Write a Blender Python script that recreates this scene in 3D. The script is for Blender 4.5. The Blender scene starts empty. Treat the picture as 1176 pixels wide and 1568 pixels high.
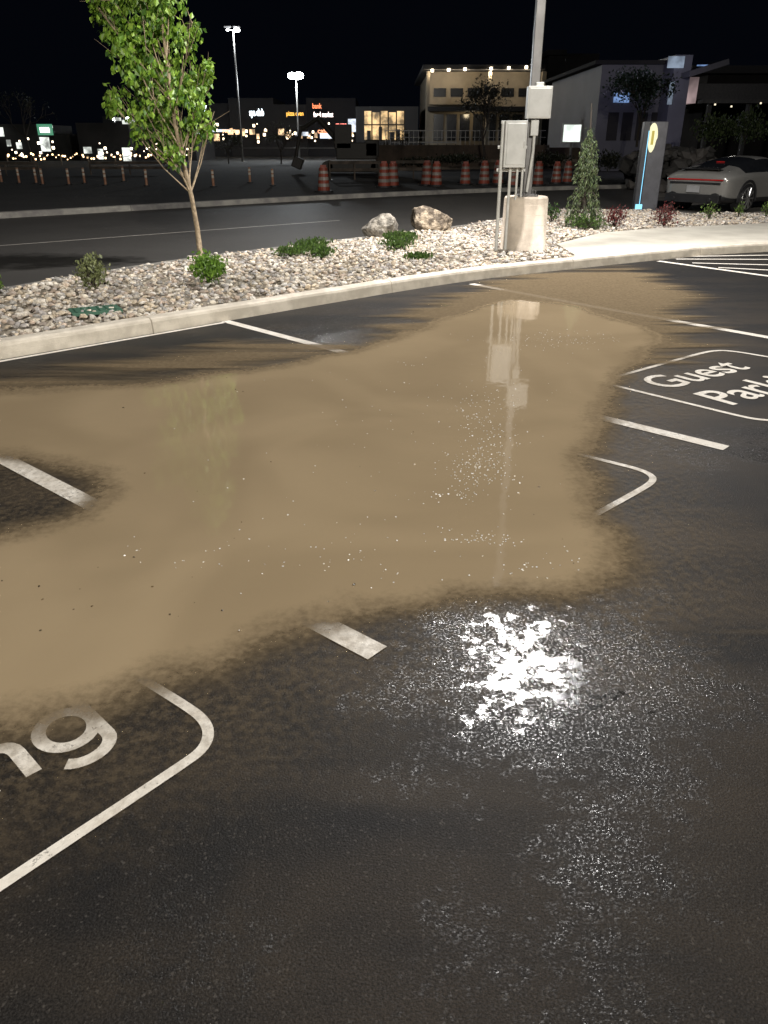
import bpy, math, random
import numpy as np
from mathutils import Vector, Matrix, noise
from mathutils.geometry import tessellate_polygon
random.seed(4); rng=np.random.default_rng(4)
S=bpy.context.scene
# ---------------------------------------------------------------- image pixel to world helpers
H=1.6; F=1178.0; CX,CY=588.0,784.0; PT=math.radians(25.6); sp,cp=math.sin(PT),math.cos(PT)
def P(px,py,z=0.0):           # image pixel -> point on the level z (metres)
    u=(px-CX)/F; v=(py-CY)/F; t=(H-z)/(sp+v*cp)
    return Vector((t*u,t*(cp-v*sp),z))
def G(px,py):
    p=P(px,py); return (p.x,p.y)
def D(px,py,Y):               # image pixel -> point at chosen depth Y
    u=(px-CX)/F; v=(py-CY)/F; t=Y/(cp-v*sp)
    return Vector((t*u,Y,H-t*(sp+v*cp)))
# ---------------------------------------------------------------- materials
def new_mat(name):
    m=bpy.data.materials.new(name); m.use_nodes=True
    nt=m.node_tree; b=nt.nodes['Principled BSDF']; return m,nt,b
def N(nt,t,**k):
    n=nt.nodes.new(t)
    for a,b in k.items(): setattr(n,a,b)
    return n
def L(nt,a,b): nt.links.new(a,b)
def val(nt,op,a,b=None,c=None,clamp=False):
    n=N(nt,'ShaderNodeMath',operation=op); n.use_clamp=clamp
    for i,x in enumerate((a,b,c)):
        if x is None: continue
        if isinstance(x,(int,float)): n.inputs[i].default_value=x
        else: L(nt,x,n.inputs[i])
    return n.outputs[0]
def mapr(nt,x,a,b,c=0,d=1,smooth=True):
    n=N(nt,'ShaderNodeMapRange'); n.interpolation_type='SMOOTHSTEP' if smooth else 'LINEAR'
    L(nt,x,n.inputs[0])
    for i,q in enumerate((a,b,c,d)): n.inputs[i+1].default_value=q
    return n.outputs[0]
def noise_n(nt,vec,scale,detail=3,rough=.5,dist=0):
    n=N(nt,'ShaderNodeTexNoise'); n.inputs['Scale'].default_value=scale; n.inputs['Detail'].default_value=detail
    n.inputs['Roughness'].default_value=rough; n.inputs['Distortion'].default_value=dist
    L(nt,vec,n.inputs['Vector']); return n.outputs[0]
def mixc(nt,f,a,b):
    n=N(nt,'ShaderNodeMix',data_type='RGBA')
    if isinstance(f,(int,float)): n.inputs[0].default_value=f
    else: L(nt,f,n.inputs[0])
    for i,x in ((6,a),(7,b)):
        if isinstance(x,tuple): n.inputs[i].default_value=(*x[:3],1)
        else: L(nt,x,n.inputs[i])
    return n.outputs[2]
def objco(nt): return N(nt,'ShaderNodeTexCoord').outputs['Object']
def pm(name,col,col2=None,rough=.6,scale=6,bump=0,bscale=60,metal=0,emit=None,es=0,lo=.35,hi=.65):
    m,nt,b=new_mat(name); v=objco(nt)
    if col2 is None: col2=tuple(c*.75 for c in col)
    f=mapr(nt,noise_n(nt,v,scale,5,.6),lo,hi)
    L(nt,mixc(nt,f,col,col2),b.inputs['Base Color'])
    b.inputs['Roughness'].default_value=rough; b.inputs['Metallic'].default_value=metal
    if bump:
        bn=N(nt,'ShaderNodeBump'); bn.inputs['Distance'].default_value=bump
        L(nt,noise_n(nt,v,bscale,4,.6),bn.inputs['Height']); L(nt,bn.outputs[0],b.inputs['Normal'])
    if emit:
        b.inputs['Emission Color'].default_value=(*emit,1); b.inputs['Emission Strength'].default_value=es
        m.cycles.emission_sampling='NONE'
    return m
def emat(name,c,s,vary=0,vs=3):
    m=pm(name,(.05,.05,.05),emit=c,es=s)
    if vary:
        nt=m.node_tree; b=nt.nodes['Principled BSDF']; f=noise_n(nt,objco(nt),vs,3,.6)
        L(nt,mapr(nt,f,.35,.65,s*(1-vary),s*(1+vary)),b.inputs['Emission Strength'])
    return m
def attr_mat(name,rough=.8,transl=0,bump=0):
    m,nt,b=new_mat(name); a=N(nt,'ShaderNodeAttribute',attribute_name='Col')
    v=objco(nt); f=noise_n(nt,v,40,3)
    c=mixc(nt,mapr(nt,f,.3,.7,0,.35),a.outputs['Color'],(.02,.02,.015))
    L(nt,c,b.inputs['Base Color']); b.inputs['Roughness'].default_value=rough
    if bump:
        bn=N(nt,'ShaderNodeBump'); bn.inputs['Distance'].default_value=bump
        L(nt,noise_n(nt,v,90,3),bn.inputs['Height']); L(nt,bn.outputs[0],b.inputs['Normal'])
    if transl:
        t=N(nt,'ShaderNodeBsdfTranslucent'); L(nt,c,t.inputs[0]); ms=N(nt,'ShaderNodeMixShader'); ms.inputs[0].default_value=transl
        L(nt,b.outputs[0],ms.inputs[1]); L(nt,t.outputs[0],ms.inputs[2]); L(nt,ms.outputs[0],nt.nodes['Material Output'].inputs[0])
    return m
# ---------------------------------------------------------------- mesh builder
def empty(name,loc=(0,0,0),rz=0):
    e=bpy.data.objects.new(name,None); e.location=loc; e.rotation_euler=(0,0,rz); S.collection.objects.link(e); return e
class MB:
    def __init__(s): s.v=[];s.f=[];s.m=[]
    def add(s,vs,fs,mi=0):
        o=len(s.v); s.v+= [tuple(x) for x in vs]; s.f+=[tuple(i+o for i in f) for f in fs]; s.m+=[mi]*len(fs)
    def box(s,c,d,mi=0,rz=0,rx=0,ry=0):
        R=Matrix.Rotation(rz,3,'Z')@Matrix.Rotation(ry,3,'Y')@Matrix.Rotation(rx,3,'X'); c=Vector(c)
        vs=[c+R@Vector((x*d[0]/2,y*d[1]/2,z*d[2]/2)) for x in(-1,1) for y in(-1,1) for z in(-1,1)]
        s.add(vs,[(0,1,3,2),(4,6,7,5),(0,4,5,1),(2,3,7,6),(0,2,6,4),(1,5,7,3)],mi)
    def tube(s,path,rad,n=8,mi=0,cap=True):
        path=[Vector(p) for p in path]; vs=[];fs=[]
        if not isinstance(rad,(list,tuple)): rad=[rad]*len(path)
        for i,p in enumerate(path):
            d=(path[min(i+1,len(path)-1)]-path[max(i-1,0)]).normalized()
            a=d.cross(Vector((0,0,1)) if abs(d.z)<.95 else Vector((1,0,0))).normalized(); b=d.cross(a)
            for k in range(n):
                an=2*math.pi*k/n; vs.append(p+(a*math.cos(an)+b*math.sin(an))*rad[i])
        for i in range(len(path)-1):
            for k in range(n): fs.append((i*n+k,i*n+(k+1)%n,(i+1)*n+(k+1)%n,(i+1)*n+k))
        if cap: fs+= [tuple(range(n)),tuple(range((len(path)-1)*n,len(path)*n))]
        s.add(vs,fs,mi)
    def obj(s,name,mats,parent=None,smooth=False,bevel=0,subsurf=0,loc=(0,0,0),rz=0):
        me=bpy.data.meshes.new(name); me.from_pydata(s.v,[],s.f)
        for m in (mats if isinstance(mats,list) else [mats]): me.materials.append(m)
        me.polygons.foreach_set('material_index',s.m)
        if smooth: me.polygons.foreach_set('use_smooth',[True]*len(s.f))
        me.update(); o=bpy.data.objects.new(name,me); S.collection.objects.link(o); o.location=loc; o.rotation_euler=(0,0,rz)
        if parent: o.parent=parent
        if bevel:
            b=o.modifiers.new('b','BEVEL'); b.width=bevel; b.segments=2; b.limit_method='ANGLE'
        if subsurf:
            b=o.modifiers.new('s','SUBSURF'); b.levels=subsurf; b.render_levels=subsurf
        return o
def np_obj(name,V,Fa,mat,col=None,parent=None,smooth=False):
    me=bpy.data.meshes.new(name); k=Fa.shape[1]
    me.vertices.add(len(V)); me.vertices.foreach_set('co',V.astype(np.float32).ravel())
    me.loops.add(Fa.size); me.loops.foreach_set('vertex_index',Fa.astype(np.int32).ravel())
    me.polygons.add(len(Fa)); me.polygons.foreach_set('loop_start',np.arange(0,Fa.size,k,dtype=np.int32))
    me.update(calc_edges=True)
    if col is not None:
        a=me.attributes.new('Col','FLOAT_COLOR','POINT'); a.data.foreach_set('color',np.c_[col,np.ones(len(V))].astype(np.float32).ravel())
    me.polygons.foreach_set('use_smooth',np.full(len(Fa),smooth))
    me.materials.append(mat); o=bpy.data.objects.new(name,me); S.collection.objects.link(o)
    if parent: o.parent=parent
    return o
def poly_sd(X,Y,poly):        # signed distance, + inside
    p=np.array([(q[0],q[1]) for q in poly]); d=np.full(X.shape,1e9); ins=np.zeros(X.shape,bool)
    for i in range(len(p)):
        a=p[i]; b=p[(i+1)%len(p)]; ab=b-a; t=np.clip(((X-a[0])*ab[0]+(Y-a[1])*ab[1])/(ab@ab+1e-12),0,1)
        d=np.minimum(d,np.hypot(X-a[0]-t*ab[0],Y-a[1]-t*ab[1]))
        c=((a[1]>Y)!=(b[1]>Y)); xi=(b[0]-a[0])*(Y-a[1])/((b[1]-a[1])+1e-12)+a[0]; ins^=(c&(X<xi))
    return np.where(ins,d,-d)
def prism(name,poly,z0,z1,mat,parent=None):
    n=len(poly); vs=[(p[0],p[1],z1) for p in poly]+[(p[0],p[1],z0) for p in poly]
    fs=[tuple(t) for t in tessellate_polygon([[Vector((p[0],p[1],0)) for p in poly]])]
    mb=MB(); mb.add(vs,fs+[(i,(i+1)%n,n+(i+1)%n,n+i) for i in range(n)])
    o=mb.obj(name,mat,parent)
    import bmesh
    bm=bmesh.new(); bm.from_mesh(o.data); bmesh.ops.recalc_face_normals(bm,faces=bm.faces); bm.to_mesh(o.data); bm.free()
    return o
# ---------------------------------------------------------------- world, camera
w=bpy.data.worlds.new("World"); S.world=w; w.use_nodes=True
bg=w.node_tree.nodes['Background']; bg.inputs[0].default_value=(.30,.42,.80,1); bg.inputs[1].default_value=.0034
S.view_settings.view_transform='Standard'; S.view_settings.look='None'; S.view_settings.exposure=0
cam=bpy.data.cameras.new('camera'); co=bpy.data.objects.new('camera',cam); S.collection.objects.link(co); S.camera=co
cam.sensor_fit='VERTICAL'; cam.sensor_height=36; cam.lens=36*F/1568; cam.clip_end=2000; cam.clip_start=.05
co.location=(0,0,H); co.rotation_euler=(math.pi/2-PT,0,0)
E1=Vector((.70,.714)).normalized(); E2=Vector((E1.y,-E1.x))
ANG=math.atan2(E1.y,E1.x)
# ---------------------------------------------------------------- puddle shape (ground coords)
main=[G(*q) for q in [(-420,690),(-100,612),(0,600),(100,596),(220,588),(330,575),(440,560),(530,540),(600,520),(660,497),(720,474),(780,460),(850,462),(910,478),(985,500),(1014,525),(965,562),(935,600),(921,650),(905,700),(908,760),(936,815),(946,855),(925,886),(850,916),(700,920),(600,928),(540,936),(470,950),(400,992),(330,1022),(240,1034),(150,1070),(60,1092),(0,1108),(-200,1190),(-600,1300)]]
hole=[G(*q) for q in [(-260,650),(-60,688),(40,700),(155,724),(150,765),(120,795),(0,822),(-200,860),(-400,850)]]
thinA=[G(*q) for q in [(-200,600),(0,572),(200,548),(345,520),(560,520),(600,545),(330,580),(0,605),(-200,640)]]
thinB=[G(*q) for q in [(640,540),(620,500),(690,465),(760,436),(860,417),(960,414),(1020,436),(1040,520),(990,545),(800,560)]]
thinC=[G(*q) for q in [(930,840),(1010,860),(1190,900),(1190,975),(1040,960),(920,925)]]
filmP=[G(*q) for q in [(700,950),(770,925),(860,940),(960,1010),(1000,1050),(950,1110),(860,1120),(800,1160),(730,1120),(690,1060)]]
wetP=[G(*q) for q in [(660,1400),(740,1260),(850,1190),(930,1060),(1100,1040),(1190,1150),(1190,1400),(1080,1320),(1010,1568),(1020,1700),(520,1700),(560,1568)]]
wetP2=[G(*q) for q in [(430,498),(560,470),(650,480),(640,520),(520,545),(430,540)]]
wetP3=[G(*q) for q in [(985,690),(1176,660),(1300,680),(1300,720),(1100,710)]]
wetP4=[G(*q) for q in [(620,935),(860,915),(1000,1000),(1080,1050),(980,1110),(850,1160),(750,1165),(645,1060)]]
wetP5=[G(*q) for q in [(240,1380),(360,1340),(440,1480),(330,1560),(230,1500)]]
def sdf_attrs(o,X,Y):
    a1=np.minimum(poly_sd(X,Y,main),-poly_sd(X,Y,hole))+.04
    a2=np.maximum.reduce([poly_sd(X,Y,thinA)-.20,poly_sd(X,Y,thinB)+.15,poly_sd(X,Y,thinC)-.45])
    a3=poly_sd(X,Y,filmP); a4=np.maximum.reduce([poly_sd(X,Y,p)+b for p,b in ((wetP,-.12),(wetP2,-.05),(wetP3,.0),(wetP4,.16),(wetP5,-.08))])
    for n,a in (('sd',a1),('thin',a2),('film',a3),('wet',a4)):
        at=o.data.attributes.new(n,'FLOAT','POINT'); at.data.foreach_set('value',np.clip(a,-5,5).astype(np.float32).ravel())
def grid(xs,ys,z):
    X,Y=np.meshgrid(xs,ys); V=np.c_[X.ravel(),Y.ravel(),np.full(X.size,z)]; nx=len(xs)
    i=np.arange(len(ys)-1)[:,None]*nx+np.arange(nx-1)[None,:]; i=i.ravel()
    return V,np.c_[i,i+1,i+nx+1,i+nx],X.ravel(),Y.ravel()
def attrn(nt,n): return N(nt,'ShaderNodeAttribute',attribute_name=n).outputs['Fac']
def streak(nt,v,sx,sy,scale,detail=4):
    mp=N(nt,'ShaderNodeMapping'); mp.inputs['Rotation'].default_value=(0,0,-ANG); mp.inputs['Scale'].default_value=(sx,sy,1)
    L(nt,v,mp.inputs[0]); return noise_n(nt,mp.outputs[0],scale,detail,.55,.3)
# asphalt
def asphalt(name,near=True):
    m,nt,b=new_mat(name); v=objco(nt)
    g=noise_n(nt,v,190,3,.7); big=noise_n(nt,v,.7,5,.6)
    vo=N(nt,'ShaderNodeTexVoronoi'); vo.inputs['Scale'].default_value=190; L(nt,v,vo.inputs['Vector'])
    if near:
        c=mixc(nt,mapr(nt,g,.35,.7),(.0045,.0045,.0048),(.021,.0205,.0205)); c=mixc(nt,mapr(nt,big,.35,.7,0,.5),c,(.0075,.0073,.008))
    else:
        c=mixc(nt,mapr(nt,g,.35,.7),(.040,.038,.035),(.080,.076,.070)); c=mixc(nt,mapr(nt,big,.35,.7,0,.6),c,(.042,.040,.037))
    sep=N(nt,'ShaderNodeSeparateColor'); L(nt,vo.outputs['Color'],sep.inputs[0])
    c=mixc(nt,mapr(nt,sep.outputs[0],.94,1,0,.35),c,(.12,.11,.10))
    grain=noise_n(nt,v,160,2,.6)
    bn=N(nt,'ShaderNodeBump'); ht=val(nt,'ADD',val(nt,'MULTIPLY',vo.outputs['Distance'],-.2),grain)
    if near:
        sd=attrn(nt,'sd'); film=attrn(nt,'film'); wet=attrn(nt,'wet')
        st=streak(nt,v,.35,2.2,1.1); st2=noise_n(nt,v,1.6,5,.6,.6)
        prox=mapr(nt,sd,-2.6,0,.22,1)
        silt=val(nt,'MULTIPLY',prox,mapr(nt,val(nt,'ADD',val(nt,'MULTIPLY',st,.65),val(nt,'MULTIPLY',st2,.35)),.38,.62,.05,.85))
        fs=val(nt,'ADD',film,val(nt,'MULTIPLY',val(nt,'SUBTRACT',noise_n(nt,v,11,8,.80),.5),2.2))
        fm=mapr(nt,fs,.15,.21)
        wn_=val(nt,'ADD',val(nt,'MULTIPLY',noise_n(nt,v,2.4,5,.65),.6),val(nt,'MULTIPLY',noise_n(nt,v,26,3,.6),.4))
        wm=mapr(nt,val(nt,'ADD',wet,val(nt,'MULTIPLY',val(nt,'SUBTRACT',wn_,.5),3.0)),-.25,.55)
        silt=val(nt,'MULTIPLY',silt,mapr(nt,wm,0,1,1,.35))
        c=mixc(nt,silt,c,mixc(nt,mapr(nt,g,.3,.7),(.022,.017,.012),(.066,.051,.036)))
        c=mixc(nt,fm,c,(.008,.008,.008))
        # only some grains carry a water skin -> scattered glints
        cellwet=val(nt,'MULTIPLY',mapr(nt,noise_n(nt,v,105,2,.6),.48,.58),wm)
        gl=val(nt,'MAXIMUM',cellwet,fm)
        L(nt,val(nt,'SUBTRACT',mapr(nt,gl,0,1,.55,.17),val(nt,'MULTIPLY',fm,.07)),b.inputs['Roughness'])
        L(nt,mapr(nt,fm,0,1,.0021,.0006),bn.inputs['Distance'])
        L(nt,mapr(nt,gl,0,1,.18,1.0),b.inputs['Specular IOR Level'])
    else:
        b.inputs['Roughness'].default_value=.6; bn.inputs['Distance'].default_value=.002; b.inputs['Specular IOR Level'].default_value=.25
    L(nt,ht,bn.inputs['Height']); L(nt,bn.outputs[0],b.inputs['Normal']); L(nt,c,b.inputs['Base Color'])
    return m
M_asph=asphalt('wet_asphalt')
xs=np.unique(np.r_[np.arange(-60,-7,6.),np.arange(-7,7,.07),np.arange(7,62,5.)]); ys=np.unique(np.r_[np.arange(-30,.4,3.),np.arange(.4,13,.07),13,16.])
V,Fa,X,Y=grid(xs,ys,0.0); lot=np_obj('parking_lot',V,Fa,M_asph); sdf_attrs(lot,X,Y)
# far road
k0=G(0,335); k1=G(600,300); sl=(k1[1]-k0[1])/(k1[0]-k0[0])
M_road=asphalt('road_asphalt',False)
ground=pm('dirt',(.020,.018,.015),(.010,.009,.008),rough=.95,scale=.6,bump=.03,bscale=6)
V,Fa,X,Y=grid(np.linspace(-600,600,41),np.linspace(-300,900,41),-.05); np_obj('ground',V,Fa,ground)
M_conc=pm('concrete',(.68,.62,.52),(.50,.45,.37),rough=.75,scale=5,bump=.004,bscale=90)
M_conc_d=pm('weathered_concrete',(.24,.23,.20),(.15,.14,.13),rough=.85,scale=3,bump=.004,bscale=60)
M_conc2=pm('sidewalk_concrete',(.60,.57,.49),(.50,.47,.40),rough=.7,scale=2,bump=.002,bscale=80)
# ---------------------------------------------------------------- kerbs
def resample(path,step):
    out=[Vector(path[0])]
    pts=[Vector(p) for p in path]
    for a,b in zip(pts,pts[1:]):
        n=max(1,int((b-a).length/step)); out+=[a.lerp(b,(i+1)/n) for i in range(n)]
    return out
def smooth(path,it=2):
    p=[Vector(q) for q in path]
    for _ in range(it):
        q=[p[0]]
        for a,b in zip(p,p[1:]): q+=[a.lerp(b,.25),a.lerp(b,.75)]
        p=q+[p[-1]]
    return p
def kerb(name,path,wd,h,seg=2.8,mat=None,z0=-.02):
    pts=resample(smooth(path),.28); mb=MB(); prof=[(0,z0),(.012,h-.035),(.022,h-.012),(.045,h),(wd,h),(wd,z0)]
    nr=[]
    for i,p in enumerate(pts):
        d=(pts[min(i+1,len(pts)-1)]-pts[max(i-1,0)]).normalized(); nr.append(Vector((-d.y,d.x)))
    k=max(2,int(seg/.28)); i=0
    while i<len(pts)-1:
        j=min(i+k,len(pts)-1); idx=range(i,j+1); vs=[];fs=[]
        for c,q in enumerate(idx):
            p=pts[q].copy()
            if c==0: p=p+(pts[q+1]-pts[q]).normalized()*.006
            if c==j-i: p=p-(pts[q]-pts[q-1]).normalized()*.006
            jo=.004*noise.noise(Vector((p.x*3,p.y*3,0)))
            for (o,z) in prof:
                a=p+nr[q]*(o+jo); vs.append((a.x,a.y,z+(jo if z>.05 else 0)))
        n=len(prof)
        for c in range(j-i):
            for e in range(n-1): fs.append((c*n+e,(c+1)*n+e,(c+1)*n+e+1,c*n+e+1))
        fs+=[tuple(range(n)),tuple(range((j-i)*n,(j-i+1)*n))]
        mb.add(vs,fs); i=j
    return mb.obj(name,mat or M_conc)
K=[(-10.0,-.42),G(0,551),G(420,479),G(690,433),G(830,417),G(905,409),G(1000,399),G(1080,391),G(1176,385),G(1420,376)]
kerb('kerb',K,.17,.135)
fr=[P(1060,327,.12),P(1000,321,.12),P(850,321,.12),P(790,330,.12),P(700,347,.12),P(560,362,.12),P(350,387,.12),P(230,403,.12),P(120,421,.12),P(0,441,.12)]
d=(fr[-1]-fr[-2]); fr.append(fr[-1]+d*6); fr2=[(p.x,p.y) for p in fr]
kerb('kerb',fr2,.15,.13,mat=M_conc_d)
kerb('kerb',[(q[0],q[1]) for q in [(70,42),(25,37),(9,33),k1,k0,(-46,k0[1]-sl*(46+k0[0]))]][::-1],.2,.14,seg=6,mat=M_conc_d)
fe=fr2[-1]
prism('road',fr2+[(-46,fe[1]-(46+fe[0])*.6),(-46,k0[1]-sl*(46+k0[0])),k0,k1,(9,33),(25,37),(70,42),(70,21.5)],-.045,.004,M_road)
# planter + sidewalk
Ks=smooth(K); inner=[]
for i,p in enumerate(Ks):
    d=(Ks[min(i+1,len(Ks)-1)]-Ks[max(i-1,0)]).normalized(); inner.append((p.x-d.y*.165,p.y+d.x*.165))
swtop=[P(852,374,.12),P(920,357,.12),P(1000,350,.12),P(1176,342,.12),P(1420,334,.12)]
xk=P(890,390,.12).x
innL=[q for q in inner if q[0]<xk]; innR=[q for q in inner if q[0]>=xk-.3]
planter=innL+[(p.x,p.y) for p in swtop]+[(P(1420,322,.12).x,P(1420,322,.12).y)]+[(q[0],q[1]-.07) for q in fr2]
M_bed=pm('gravel_bed',(.36,.31,.24),(.14,.12,.09),rough=.9,scale=25,bump=.02,bscale=30)
prism('planter_bed',planter,-.02,.095,M_bed)
prism('sidewalk',[(p.x,p.y) for p in swtop]+innR[::-1],-.02,.128,M_conc2)
pad=[P(1000,326),P(1060,332),P(1176,334),P(1500,330),P(1500,290),P(1000,296)]
prism('driveway',[(p.x,p.y) for p in pad],-.03,.012,pm('driveway_concrete',(.20,.19,.17),(.13,.12,.11),rough=.5,scale=1.5,bump=.002))
# gravel stones
def ico():
    import bmesh
    bm=bmesh.new(); bmesh.ops.create_icosphere(bm,subdivisions=1,radius=1); v=np.array([x.co[:] for x in bm.verts]); f=np.array([[q.index for q in x.verts] for x in bm.faces]); bm.free(); return v,f
iv,iff=ico()
def rot_rand(n):
    q=rng.normal(size=(n,4)); q/=np.linalg.norm(q,axis=1)[:,None]; w_,x,y,z=q.T
    return np.stack([np.stack([1-2*(y*y+z*z),2*(x*y-z*w_),2*(x*z+y*w_)],1),np.stack([2*(x*y+z*w_),1-2*(x*x+z*z),2*(y*z-x*w_)],1),np.stack([2*(x*z-y*w_),2*(y*z+x*w_),1-2*(x*x+y*y)],1)],1)
def stones(name,pts,rmin,rmax,pal,mat,flat=.65):
    n=len(pts); r=rng.uniform(rmin,rmax,n)**1.0
    v=iv[None]*(1+rng.uniform(-.28,.28,(n,12,1))); v=v*rng.uniform(.6,1.25,(n,1,3))
    v=np.einsum('nij,nkj->nki',rot_rand(n),v); v[:,:,2]*=flat; v=v*r[:,None,None]+pts[:,None,:]
    fc=(iff[None]+12*np.arange(n)[:,None,None]).reshape(-1,3)
    c=np.array(pal)[rng.integers(0,len(pal),n)]*rng.uniform(.65,1.15,(n,1)); c=np.repeat(c,12,0)
    return np_obj(name,v.reshape(-1,3),fc,mat,c)
N0=100000
cx=rng.uniform(-9,9,N0); cy=rng.uniform(.5,24,N0); k=poly_sd(cx,cy,planter)>.03
cx,cy=cx[k],cy[k]
M_stone=attr_mat('river_rock',.75,bump=.004)
mound=lambda x,y:.103+.03*np.sin(x*1.3+y*.7)**2
pts=np.c_[cx,cy,mound(cx,cy)+rng.uniform(-.01,.022,len(cx))]
pal=[(.74,.62,.46),(.62,.54,.43),(.82,.74,.61),(.42,.40,.37),(.64,.51,.40),(.78,.71,.61),(.52,.48,.45),(.80,.75,.67),(.36,.30,.25)]
stones('gravel',pts[:30000],.015,.043,pal,M_stone)
# ---------------------------------------------------------------- road paint
M_paint,nt,b=new_mat('white_paint'); v=objco(nt)
wn=noise_n(nt,v,60,6,.75); wn2=noise_n(nt,v,6,4,.6)
wear=mapr(nt,val(nt,'ADD',val(nt,'MULTIPLY',wn,.75),val(nt,'MULTIPLY',wn2,.35)),.40,.48,1,0)
c=mixc(nt,mapr(nt,wn2,.3,.7),(.82,.78,.71),(.66,.61,.53)); L(nt,mixc(nt,wear,c,(.06,.055,.05)),b.inputs['Base Color']); b.inputs['Roughness'].default_value=.45
bn=N(nt,'ShaderNodeBump'); bn.inputs['Distance'].default_value=.0015; L(nt,noise_n(nt,v,150,3,.6),bn.inputs['Height']); L(nt,bn.outputs[0],b.inputs['Normal'])
def ribbon(mb,path,wd,z=.004):
    pts=[Vector(p) for p in path]; vs=[];fs=[]
    for i,p in enumerate(pts):
        d=(pts[min(i+1,len(pts)-1)]-pts[max(i-1,0)]).normalized(); n=Vector((-d.y,d.x))*wd/2
        vs+=[(p.x+n.x,p.y+n.y,z),(p.x-n.x,p.y-n.y,z)]
    for i in range(len(pts)-1): fs.append((2*i,2*i+1,2*i+3,2*i+2))
    mb.add(vs,fs)
mk=MB()
a,b_=Vector(G(-0,700)),Vector(G(578,1001)); ribbon(mk,[a-(b_-a).normalized()*2.2,b_],.10)
ribbon(mk,[G(345,492),G(545,545),G(920,640),G(1112,687)],.095)
ribbon(mk,[G(722,435),G(920,472),G(1176,517),G(1400,556)],.10)
ribbon(mk,[G(1008,400),G(1176,423),G(1400,452)],.10)
for (q,r) in [((1050,393),(1300,389)),((1035,397),(1300,398)),((1060,403),(1300,409)),((1100,410),(1300,420))]: ribbon(mk,[G(*q),G(*r)],.07)
a,b_=Vector(G(0,554)),Vector(G(345,494)); ribbon(mk,[a-(b_-a),b_],.05)
A=[G(*q) for q in [(195,1027),(290,1085),(314,1105),(321,1126),(311,1149),(283,1170),(0,1358)]]
e=(Vector(A[-1])-Vector(A[-2])); A.append(tuple(Vector(A[-1])+e*.6)); ribbon(mk,smooth(A,2),.034)
ribbon(mk,smooth([G(*q) for q in [(820,680),(925,706),(978,719),(999,729),(1000,738),(982,750),(900,795),(800,850)]]),.037)
ribbon(mk,smooth([G(*q) for q in [(945,577),(1010,559),(1070,542),(1095,537),(1122,538),(1176,547),(1300,568)]]),.037)
ribbon(mk,smooth([G(*q) for q in [(920,586),(945,592),(1060,620),(1125,636),(1158,643),(1190,645),(1300,618)]]),.037)
ribbon(mk,[G(-200,392),G(520,338)],.04,.009)
mk.obj('painted_markings',M_paint)
def text_mesh(word,name,mat,size=1,extr=0):
    cu=bpy.data.curves.new(name,'FONT'); cu.body=word; cu.size=size; cu.extrude=extr; cu.offset=.012*size; cu.resolution_u=5
    t=bpy.data.objects.new(name+'_t',cu); S.collection.objects.link(t); bpy.context.view_layer.update()
    me=bpy.data.meshes.new_from_object(t.evaluated_get(bpy.context.evaluated_depsgraph_get())); bpy.data.objects.remove(t)
    me.materials.clear(); me.materials.append(mat); o=bpy.data.objects.new(name,me); S.collection.objects.link(o); return o
tp=empty('painted_lettering')
def gglyph(size):     # single-storey g drawn with one brush width
    mb=MB(); r=.195
    ribbon(mb,[((.25+r*math.cos(a))*size,(.265+r*1.08*math.sin(a))*size) for a in np.linspace(0,2*math.pi,33)],.105*size,0)
    hook=[(.452,.53),(.452,.05)]+[(.25+.202*math.cos(a),-.0-.165*math.sin(a)) for a in np.linspace(0,2.55,12)]
    ribbon(mb,[(x*size,y*size) for x,y in hook],.105*size,.0006)
    return mb
def ground_text(word,org,dirv,size,width=None,right=False,g=False):
    o=text_mesh(word,'letters',M_paint,size); xs_=[v.co.x for v in o.data.vertices]; w0=max(xs_)
    sx=width/w0 if width else 1
    for v in o.data.vertices: v.co.x*=sx
    W=w0*sx+(.57*size if g else 0); dirv=Vector(dirv).normalized(); og=Vector(org)-(dirv*W if right else Vector((0,0)))
    o.location=(og.x,og.y,.0045); rz=math.atan2(dirv.y,dirv.x); o.rotation_euler=(0,0,rz); o.parent=tp
    if g:
        q=og+dirv*(w0*sx+.06*size); gg=gglyph(size).obj('letter_g',M_paint,tp,loc=(q.x,q.y,.0045),rz=rz)
g0,g1=Vector(G(1022,597)),Vector(G(1150,564)); ground_text('Guest',g0,g1-g0,.43,(g1-g0).length)
ground_text('Parkin',G(1118,622),g1-g0,.45,g=True)
bl=E1*.725+E2*(-1.85); ground_text('Parkin',bl,E1,.395,right=True,g=True)
# ---------------------------------------------------------------- muddy puddle sheet
m,nt,b=new_mat('muddy_water'); v=objco(nt)
n1=noise_n(nt,v,1.5,5,.6); n2=noise_n(nt,v,34,4,.7); sd=attrn(nt,'sd'); th=attrn(nt,'thin')
s=val(nt,'ADD',sd,val(nt,'ADD',val(nt,'MULTIPLY',val(nt,'SUBTRACT',n1,.5),.45),val(nt,'MULTIPLY',val(nt,'SUBTRACT',n2,.5),.14)))
a1=mapr(nt,s,-.17,.10)
st=streak(nt,v,.3,3.2,1.3,5)
s2=val(nt,'ADD',th,val(nt,'MULTIPLY',val(nt,'SUBTRACT',st,.5),1.9))
a2=val(nt,'MULTIPLY',mapr(nt,s2,-.25,.30),.80)
a3=val(nt,'MULTIPLY',mapr(nt,s,-.80,-.05),mapr(nt,n2,.35,.7,.03,.36))
al=val(nt,'MAXIMUM',a1,val(nt,'MAXIMUM',a2,a3),clamp=True)
edge=mapr(nt,s,.0,.20)
c=mixc(nt,mapr(nt,noise_n(nt,v,.8,2,.5,1.),.3,.7),(.312,.240,.148),(.262,.200,.122))
c=mixc(nt,edge,mixc(nt,mapr(nt,n2,.3,.7),(.13,.098,.060),(.19,.145,.090)),c); L(nt,c,b.inputs['Base Color'])
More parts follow.
